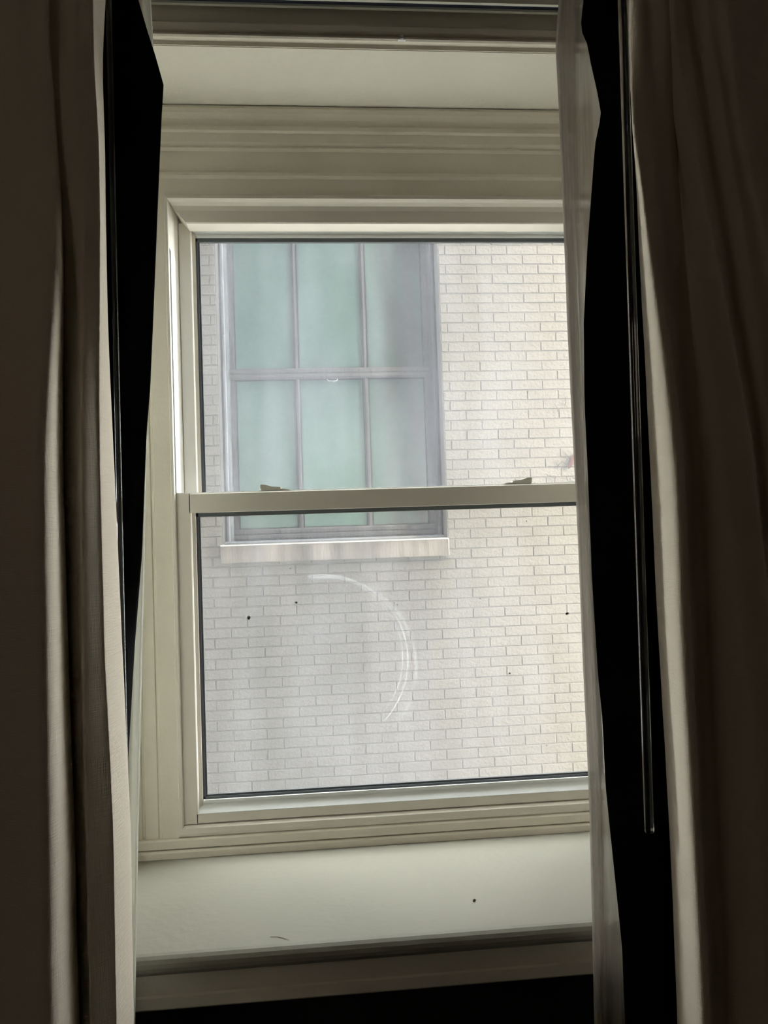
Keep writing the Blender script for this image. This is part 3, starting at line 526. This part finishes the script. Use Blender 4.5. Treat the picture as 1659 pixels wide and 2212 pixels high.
# ============================================================ CURTAINS
def lerp_tab(tab, z):
    if z <= tab[0][0]: return tab[0][1]
    for (z0, x0), (z1, x1) in zip(tab, tab[1:]):
        if z <= z1: return x0+(x1-x0)*(z-z0)/(z1-z0)
    return tab[-1][1]
def drape(name, cols, ztop, zbot, m, parent, sub=6, nz=150, pleat=0.0, wrinkle=0.0012, thick=0.0012, seed=0, soft=True, edge_wave=0.0, relax=0.0):
    """Hanging cloth: each column is (depth y, [(z, x), ...]); the section is a smooth curve through the columns at every height."""
    zs = [zbot+(ztop-zbot)*i/nz for i in range(nz+1)]
    # smooth each column table a little along z
    def xat(tab, z):
        if not soft: return lerp_tab(tab, z)
        return sum(lerp_tab(tab, z+d)*w for d, w in ((-0.04, .2), (-0.02, .2), (0, .2), (0.02, .2), (0.04, .2)))
    bm = bmesh.new(); rows = []
    for z in zs:
        s = min(max((z-1.55)/0.55, 0), 1); s = 1-relax*s*s*(3-2*s)     # folds are shallower towards the gathered heading
        P = [Vector((xat(t, z), -0.535+(y+0.535)*(s if y < -0.535 else 1), z)) for y, t in cols]
        row = []
        for i in range(len(P)-1):
            p0, p1, p2, p3 = P[max(i-1, 0)], P[i], P[i+1], P[min(i+2, len(P)-1)]
            for k in range(sub):
                t = k/sub
                q = 0.5*((2*p1)+(p2-p0)*t+(2*p0-5*p1+4*p2-p3)*t*t+(3*p1-p0-3*p2+p3)*t**3)
                l = p1.lerp(p2, t); row.append(q.lerp(l, 0.45))
        row.append(P[-1])
        out = []
        for q in row:
            n = noise.noise(Vector((q.x*14, seed, q.z*5)))*wrinkle*2.2 + noise.noise(Vector((q.x*45, seed+5, q.z*12)))*wrinkle*0.8
            q = q.copy(); q.y += n
            if pleat:
                g = math.exp(-((z-2.20)/0.06)**2) + (0.75 if z > 2.20 else 0)*(1-math.exp(-((z-2.20)/0.06)**2))
                q.y += pleat*g*math.sin(q.x*150+noise.noise(Vector((q.x*9, seed, 0)))*3)
            if edge_wave:
                q.x += edge_wave*math.sin(z*22+seed)*max(0, (1.15-z))
            out.append(bm.verts.new(q))
        rows.append(out)
    for a, b in zip(rows, rows[1:]):
        for k in range(len(a)-1): bm.faces.new((a[k], a[k+1], b[k+1], b[k]))
    o = link(name, bm, m, parent, smooth=True)
    if thick:
        md = o.modifiers.new('thickness', 'SOLIDIFY'); md.thickness = thick; md.offset = 0
    return o

lc = empty('curtain', (-0.45, -0.50, 0.02), 'taupe linen curtain with black lining hanging left of the window', 'curtain', group='blackout curtains')
drape('curtain_fabric', LEFT_FOLDS, 2.40, 0.02, MAT['taupe'], lc, sub=8, pleat=0.005, seed=1, edge_wave=0.003, relax=0.85)
drape('lining', LEFT_LINING, 2.40, 0.03, MAT['black'], lc, sub=6, seed=2, wrinkle=0.0006, soft=False).__setitem__('label', 'black blackout lining turned out beside the folds')
rc = empty('curtain', (0.70, -0.50, 0.02), 'taupe linen curtain in shadow with black lining hanging right of the window', 'curtain', group='blackout curtains')
drape('curtain_fabric', RIGHT_FOLDS, 2.40, 0.02, MAT['taupe'], rc, sub=8, pleat=0.005, seed=3, relax=0.85)
drape('lining', RIGHT_LINING, 2.40, 0.03, MAT['black'], rc, sub=6, seed=4, wrinkle=0.0006, soft=False).__setitem__('label', 'black blackout lining turned out beside the folds')
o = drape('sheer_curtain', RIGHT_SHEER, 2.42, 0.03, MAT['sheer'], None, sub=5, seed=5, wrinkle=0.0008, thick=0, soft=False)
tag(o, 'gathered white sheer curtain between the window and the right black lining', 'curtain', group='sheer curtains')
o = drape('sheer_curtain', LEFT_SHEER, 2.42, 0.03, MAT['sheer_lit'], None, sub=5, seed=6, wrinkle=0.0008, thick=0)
tag(o, 'narrow edge of white sheer curtain showing past the left black lining', 'curtain', group='sheer curtains')

# curtain rod they hang from (just above the view), with brackets
rod = empty('curtain_rod', (0.17, -0.47, 2.42), 'dark metal curtain rod carrying both taupe curtains above the recess', 'curtain rod')
bm = bmesh.new(); tube(bm, [(-1.15, -0.515, 2.420), (1.30, -0.515, 2.420)], [0.011, 0.011], 16); link('pole', bm, MAT['gasket'], rod)
bm = bmesh.new(); tube(bm, [(-1.15, -0.425, 2.440), (1.30, -0.425, 2.440)], [0.006, 0.006], 12); link('pole', bm, MAT['gasket'], rod)
for x in (-1.10, 1.25):
    bm = bmesh.new(); box(bm, x-0.008, x+0.008, -0.525, -0.2205, 2.447, 2.453); box(bm, x-0.008, x+0.008, -0.520, -0.510, 2.425, 2.453); box(bm, x-0.02, x+0.02, -0.226, -0.2205, 2.41, 2.49)
    link('bracket', bm, MAT['gasket'], rod)

# clear draw wands
for (xt, zt, xb, zb, r, yy, lab) in ((-0.2780, 2.36, -0.2795, 1.06, 0.0040, -0.489, 'thin clear draw wand against the black lining of the left curtain'),
                                 (0.479, 2.36, 0.4650, 1.058, 0.0068, -0.504, 'clear acrylic draw wand hanging on the black lining of the right curtain')):
    w = empty('curtain_wand', (xb, yy, zb), lab, 'wand', group='curtain wands')
    bm = bmesh.new()
    n = 24; pts = [(xb+(xt-xb)*k/n, yy, zb+(zt-zb)*k/n) for k in range(n+1)]
    pts = [(xb, yy, zb-0.004), (xb, yy, zb-0.002)] + pts
    tube(bm, pts, [r*0.55, r*0.9]+[r]*(n+1), 14)
    link('rod', bm, MAT['acrylic'], w, smooth=True)
    bm = bmesh.new(); tube(bm, [(xt, yy, zt), (xt, yy, zt+0.012), (xt, yy-0.002, zt+0.02), (xt, yy-0.012, zt+0.045)], [r*0.8, r*0.5, 0.0015, 0.0015], 10)
    link('hook', bm, MAT['gasket2'], w)

# slim white channel track above the recess
tr = empty('window_track', (0.169, -0.25, 2.449), 'slim cream painted channel track running above the window recess', 'track')
bm = bmesh.new()
y0, y1, zb = -0.268, -0.2415, 2.450
prism(bm, [(y1, zb), (y1, zb+0.022), (y0, zb+0.022), (y0, zb), (y0+0.0062, zb), (y0+0.0062, zb+0.012), (y1-0.0062, zb+0.012), (y1-0.0062, zb)], X0-0.10, X1+0.10)
link('channel', bm, MAT['track'], tr)
bm = bmesh.new(); box(bm, X0-0.099, X1+0.099, y0+0.0066, y1-0.0066, zb+0.004, zb+0.0115); link('slot', bm, MAT['slot'], tr)
# small painted-over clip on the casing in the middle
bm = bmesh.new(); box(bm, 0.174, 0.180, -0.2425, -0.2335, 2.3985, 2.405)
box(bm, 0.170, 0.184, -0.2400, -0.2345, 2.3980, 2.4005)
tag(link('casing_clip', bm, MAT['vinyl2']), 'tiny white clip stuck on the casing moulding above the recess', 'clip')

# crumbs on the sill
for i, (x, y, r, lab) in enumerate(((0.245, -0.285, 0.0028, 'small dark crumb lying on the sill right of centre'), )):
    bm = bmesh.new(); blob(bm, x, y, ZS+0.0016, r, 30+i)
    tag(link('crumb', bm, MAT['grit']), lab, 'crumb')
bm = bmesh.new(); tube(bm, [(-0.096, -0.350, ZS+0.0008), (-0.085, -0.352, ZS+0.0009), (-0.075, -0.358, ZS+0.0008), (-0.066, -0.365, ZS+0.0008)], [0.0003, 0.0005, 0.0005, 0.0003], 6)
tag(link('hair_thread', bm, MAT['thread']), 'short thin curved thread lying near the front edge of the sill', 'thread')

# ============================================================ NEIGHBOUR'S BUILDING ACROSS THE ALLEY
BY = 3.70; CH = 0.069; L = 0.222; Z_REF = 3.526; OX0, OX1 = -0.655, 0.892; OZ0, OZ1 = 1.345, 4.665
bld = empty('brick_building', (0.12, 3.9, -4.0), 'cream painted brick building with a stained stone sill and teal window across the alley', 'building')
bm = bmesh.new(); M0 = BY+0.0035
box(bm, -3.2, OX0+0.002, M0, 4.3, -4, 6.0); box(bm, OX1-0.002, 3.0, M0, 4.3, -4, 6.0)
box(bm, OX0+0.002, OX1-0.002, M0, 4.3, -4, 1.40); box(bm, OX0+0.002, OX1-0.002, M0, 4.3, 4.60, 6.0)
link('mortar_wall', bm, MAT['mortar'], bld)
def brick_mesh(w, depth, seed, mt):
    rr = random.Random(seed); bm = bmesh.new(); h = CH-0.0075
    c = 0.0028
    J = lambda: rr.uniform(-0.0012, 0.0012)
    fr = [bm.verts.new((x, -0.0, z)) for x, z in ((-w/2+c+J(), -h/2+c+J()), (w/2-c+J(), -h/2+c+J()), (w/2-c+J(), h/2-c+J()), (-w/2+c+J(), h/2-c+J()))]
    md = [bm.verts.new((x, 0.0030, z)) for x, z in ((-w/2, -h/2), (w/2, -h/2), (w/2, h/2), (-w/2, h/2))]
    bk = [bm.verts.new((x, depth, z)) for x, z in ((-w/2, -h/2), (w/2, -h/2), (w/2, h/2), (-w/2, h/2))]
    bm.faces.new(fr)
    for a, b in ((fr, md), (md, bk)):
        for i in range(4): bm.faces.new((a[i], b[i], b[(i+1) % 4], a[(i+1) % 4]))
    bmesh.ops.recalc_face_normals(bm, faces=bm.faces)
    me = bpy.data.meshes.new('brick'); bm.to_mesh(me); bm.free(); me.materials.append(mt); return me
FULL = [brick_mesh(L-0.0075, 0.03, k, MAT['brick' if k % 2 else 'brick_b']) for k in range(5)]
cache = {}
def mesh_for(w, deep):
    if abs(w-(L-0.0075)) < 0.001 and not deep: return random.choice(FULL)
    key = (round(w, 3), deep, random.randrange(2))
    if key not in cache: cache[key] = brick_mesh(w, 0.17 if deep else 0.03, len(cache)+50, MAT['brick' if key[2] else 'brick_b'])
    return cache[key]
bricks = []
for n in range(-2, 59):
    zt = Z_REF-n*CH; zc = zt-CH/2
    even = n % 2 == 0
    xa, xb = -1.35, 2.75
    def spans(lo, hi, joints):
        js = sorted(j for j in joints if lo+0.02 < j < hi-0.02); e = [lo]+js+[hi]
        return list(zip(e, e[1:]))
    base = 0.940 if even else 1.051
    jr = [base+L*k for k in range(-12, 12)]
    if OZ0+0.02 < zc < OZ1:
        ed = OX1
        right = spans(ed, xb, [j for j in jr if j > ed+0.02])
        lb = (OX0-0.147) if even else (OX0-0.042)
        left = spans(xa, OX0, [lb-L*k for k in range(6)])
        segs = [(a, b, abs(b-OX0) < 1e-6 or abs(a-OX1) < 1e-6) for a, b in left+right]
    elif abs(zc-OZ0) < CH*0.5 and False: segs = []
    else:
        segs = [(a, b, False) for a, b in spans(xa, xb, jr)]
    for a, b, deep in segs:
        w = b-a-0.0075
        if w < 0.015: continue
        jx = random.uniform(-0.001, 0.001)
        bricks.append(((a+b)/2+(0.00375 if deep and a == OX1 else (-0.00375 if deep else 0))*0+jx, zc, w, deep))
camv = Vector((0, -1.6, 1.5))
def seen(b):
    """how large the brick shows from inside the room: through the glazed opening, nearest first"""
    x, z = b[0], b[1]; t = 1.62/5.3; px, pz = x*t, 1.5+(z-1.5)*t
    vis = -0.235 < px < 0.57 and 0.98 < pz < 2.14
    return (0 if vis else 1, 0 if b[2] > 0.12 else 1, (Vector((x, BY, z))-camv).length)
bricks.sort(key=seen)
for x, z, w, deep in bricks[:300]:
    o = bpy.data.objects.new('brick', mesh_for(w, deep)); C.objects.link(o)
    o.parent = bld; o.matrix_parent_inverse = Matrix.Translation(-bld.location)
    o.location = (x, BY+random.uniform(-0.0018, 0.0012), z); o.rotation_euler = (random.uniform(-.006, .006), random.uniform(-.004, .004), random.uniform(-.005, .005))
bm = bmesh.new()
for x, z, w, deep in bricks[300:]:
    me = mesh_for(w, deep); k = len(bm.verts); bm.from_mesh(me); bm.verts.ensure_lookup_table()
    R = Matrix.Translation((x, BY+random.uniform(-0.0018, 0.0012), z)) @ Matrix.Rotation(random.uniform(-.004, .004), 4, 'Y')
    for v in bm.verts[k:]: v.co = R @ v.co
o = link('brick', bm, MAT['brick'], bld, kind='stuff')
# stone sill under the window, with a crisp top edge
bm = bmesh.new()
SX0, SX1 = -0.663, 0.889
prism(bm, [(3.98, 1.476), (3.665, 1.4655), (3.661, 1.461), (3.660, 1.345), (3.98, 1.345)], SX0, SX1)
bmesh.ops.subdivide_edges(bm, edges=[e for e in bm.edges if abs(e.verts[0].co.x-e.verts[1].co.x) > 1], cuts=40)
for v in bm.verts:
    if v.co.y < 3.67: v.co.y += random.uniform(-0.0012, 0.0012); v.co.z += random.uniform(-0.0015, 0.0015)
link('stone_sill', bm, MAT['stone'], bld, label='pale stone sill with vertical water stains')
bm = bmesh.new()
prism(bm, [(3.72, 1.4685), (3.657, 1.4665), (3.6565, 1.4590), (3.72, 1.4590)], SX0-0.001, SX1+0.004)
box(bm, SX1-0.001, SX1+0.004, 3.657, 3.69, 1.346, 1.459)
link('sill_lip', bm, MAT['lip'], bld, label='chipped white paint edge along the stone sill')
# timber window in the opening
nw = empty('window', (0.118, 3.87, 1.47)); nw.parent = bld; nw.matrix_parent_inverse = Matrix.Translation(-bld.location)
bm = bmesh.new(); F = 3.865
prism(bm, [(OX0+0.001, F+0.1), (OX0+0.001, F), (OX0+0.018, F-0.012), (OX0+0.030, F-0.012), (OX0+0.036, F+0.012), (OX0+0.060, F+0.012), (OX0+0.060, F+0.1)], 1.472, 4.62, 'z')
link('outer_frame', bm, MAT['oldedge'], nw, label='pale weathered left frame jamb')
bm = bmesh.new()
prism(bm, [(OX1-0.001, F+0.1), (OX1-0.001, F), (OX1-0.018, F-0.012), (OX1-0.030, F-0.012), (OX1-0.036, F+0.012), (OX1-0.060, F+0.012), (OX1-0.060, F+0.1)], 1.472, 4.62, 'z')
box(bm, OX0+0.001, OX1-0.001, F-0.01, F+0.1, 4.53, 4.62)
link('outer_frame', bm, MAT['oldwood'], nw)  # right jamb in the darker wood: its shade is put into the colour
def rail(z0, z1, y):
    bm = bmesh.new(); d = (z1-z0)
    prism(bm, [(y+0.05, z0), (y+0.004, z0), (y-0.004, z0+d*0.18), (y-0.004, z0+d*0.4), (y+0.004, z0+d*0.5), (y-0.002, z0+d*0.62), (y-0.002, z0+d*0.85), (y+0.006, z1), (y+0.05, z1)], OX0+0.060, OX1-0.060)
    link('rail', bm, MAT['oldwood'], nw)
rail(1.490, 1.572, F+0.012); rail(2.632, 2.708, F+0.008); rail(4.45, 4.53, F+0.02)
bm = bmesh.new()
prism(bm, [(F+0.07, 1.472), (F-0.045, 1.472), (F-0.045, 1.478), (F-0.02, 1.489), (F+0.07, 1.492)], OX0+0.002, OX1-0.002)
link('sub_sill', bm, MAT['oldedge'], nw)
for x in (OX0+0.060, OX1-0.098):
    bm = bmesh.new(); box(bm, x, x+0.038, F+0.015, F+0.06, 1.572, 2.632); box(bm, x, x+0.038, F+0.02, F+0.06, 2.708, 4.45)
    link('stile', bm, MAT['oldwood'], nw)
for xm in (-0.123, 0.369):
    for z0, z1, dy in ((1.572, 2.632, 0.0), (2.708, 4.45, 0.01)):
        bm = bmesh.new(); w = 0.017; y = F+0.022+dy
        prism(bm, [(xm-w, y+0.03), (xm-w, y+0.006), (xm-w*0.45, y), (xm-w*0.35, y-0.006), (xm+w*0.35, y-0.006), (xm+w*0.45, y), (xm+w, y+0.006), (xm+w, y+0.03)], z0, z1, 'z')
        link('muntin', bm, MAT['oldwood'], nw)
pz = [(OX0+0.098, -0.140), (-0.106, 0.352), (0.386, OX1-0.098)]
for a, b in pz:
    for z0, z1 in ((1.572, 2.632), (2.708, 4.45)):
        bm = bmesh.new(); box(bm, a, b, F+0.045, F+0.049, z0, z1); link('pane', bm, MAT['old_pane'], nw)
        bm = bmesh.new(); q = 0.0055; yy = (F+0.030, F+0.0448)
        box(bm, a, a+q, *yy, z0, z1); box(bm, b-q, b, *yy, z0, z1); box(bm, a+q, b-q, *yy, z0, z0+q); box(bm, a+q, b-q, *yy, z1-q, z1)
        link('shade_line', bm, MAT['pane_edge'], nw)  # dark strips added for edge shade the relief alone lacks
# hook on the left side of the frame and catch on the rail
bm = bmesh.new(); tube(bm, [(-0.640, F-0.012, 2.93), (-0.630, F-0.03, 2.93), (-0.622, F-0.03, 2.95), (-0.620, F-0.015, 2.96)], [0.004]*4, 8); link('hook', bm, MAT['oldedge'], nw)
bm = bmesh.new(); tube(bm, [(0.09, F+0.004, 2.625), (0.10, F-0.012, 2.608), (0.135, F-0.014, 2.604), (0.16, F-0.010, 2.612), (0.165, F+0.004, 2.625)], [0.005]*5, 8); link('catch', bm, MAT['oldedge'], nw)

# dry vine tendrils and a leaf caught on the brick wall at the right
vine = empty('dry_vine', (1.76, 3.69, 1.80), 'dry brown vine tendrils with one curled leaf on the brick wall beside the sheer', 'vine')
rr = random.Random(5)
for i in range(12):
    bx_, bz_ = rr.uniform(1.66, 1.84), rr.choice((rr.uniform(1.80, 2.0), rr.uniform(1.80, 2.0), rr.uniform(2.2, 2.45)))
    a = rr.uniform(0, 6.28); pts = []
    x, z = bx_, bz_
    for k in range(6):
        pts.append((x, 3.690-0.003*math.sin(k), z)); a += rr.uniform(-0.7, 0.7); x += math.cos(a)*0.014; z += math.sin(a)*0.014
    bm = bmesh.new(); tube(bm, pts, [0.0016, 0.0024, 0.0022, 0.0020, 0.0016, 0.0010], 5); link('tendril', bm, MAT['twig'], vine)
bm = bmesh.new()
lp = []
for k in range(9):
    t = k/8; w = 0.018*math.sin(math.pi*t)**0.8+0.0008; cx = 1.765+0.050*t; cz = 1.925+0.105*t
    nx, nz_ = 0.105/0.116, -0.05/0.116
    lp.append([bm.verts.new((cx+s*w*nx, 3.684-0.006*abs(s)-0.01*t*(1-t), cz+s*w*nz_)) for s in (-1, 0, 1)])
for a, b in zip(lp, lp[1:]):
    for k in (0, 1): bm.faces.new((a[k], a[k+1], b[k+1], b[k]))
o = link('leaf', bm, MAT['leaf'], vine, smooth=True, label='curled reddish brown leaf'); o.modifiers.new('thickness', 'SOLIDIFY').thickness = 0.0008

# ============================================================ REST OF THE ALLEY (outside the view)
bm = bmesh.new(); box(bm, -14, 12, 0.2005, 14, -4.2, -4.0); link('ground', bm, MAT['ground'], kind='structure')
bm = bmesh.new()          # our own facade, unseen; height and right end shaped to shade the alley
box(bm, -14, -2.3, -0.2, 0.2, -4, FACADE_H); box(bm, 2.5, FACADE_R, -0.2, 0.2, -4, FACADE_H)
box(bm, -2.3, 2.5, -0.2, 0.2, -4, -0.1); box(bm, -2.3, 2.5, -0.2, 0.2, 2.9, FACADE_H)
link('wall_exterior', bm, MAT['render'], kind='structure')
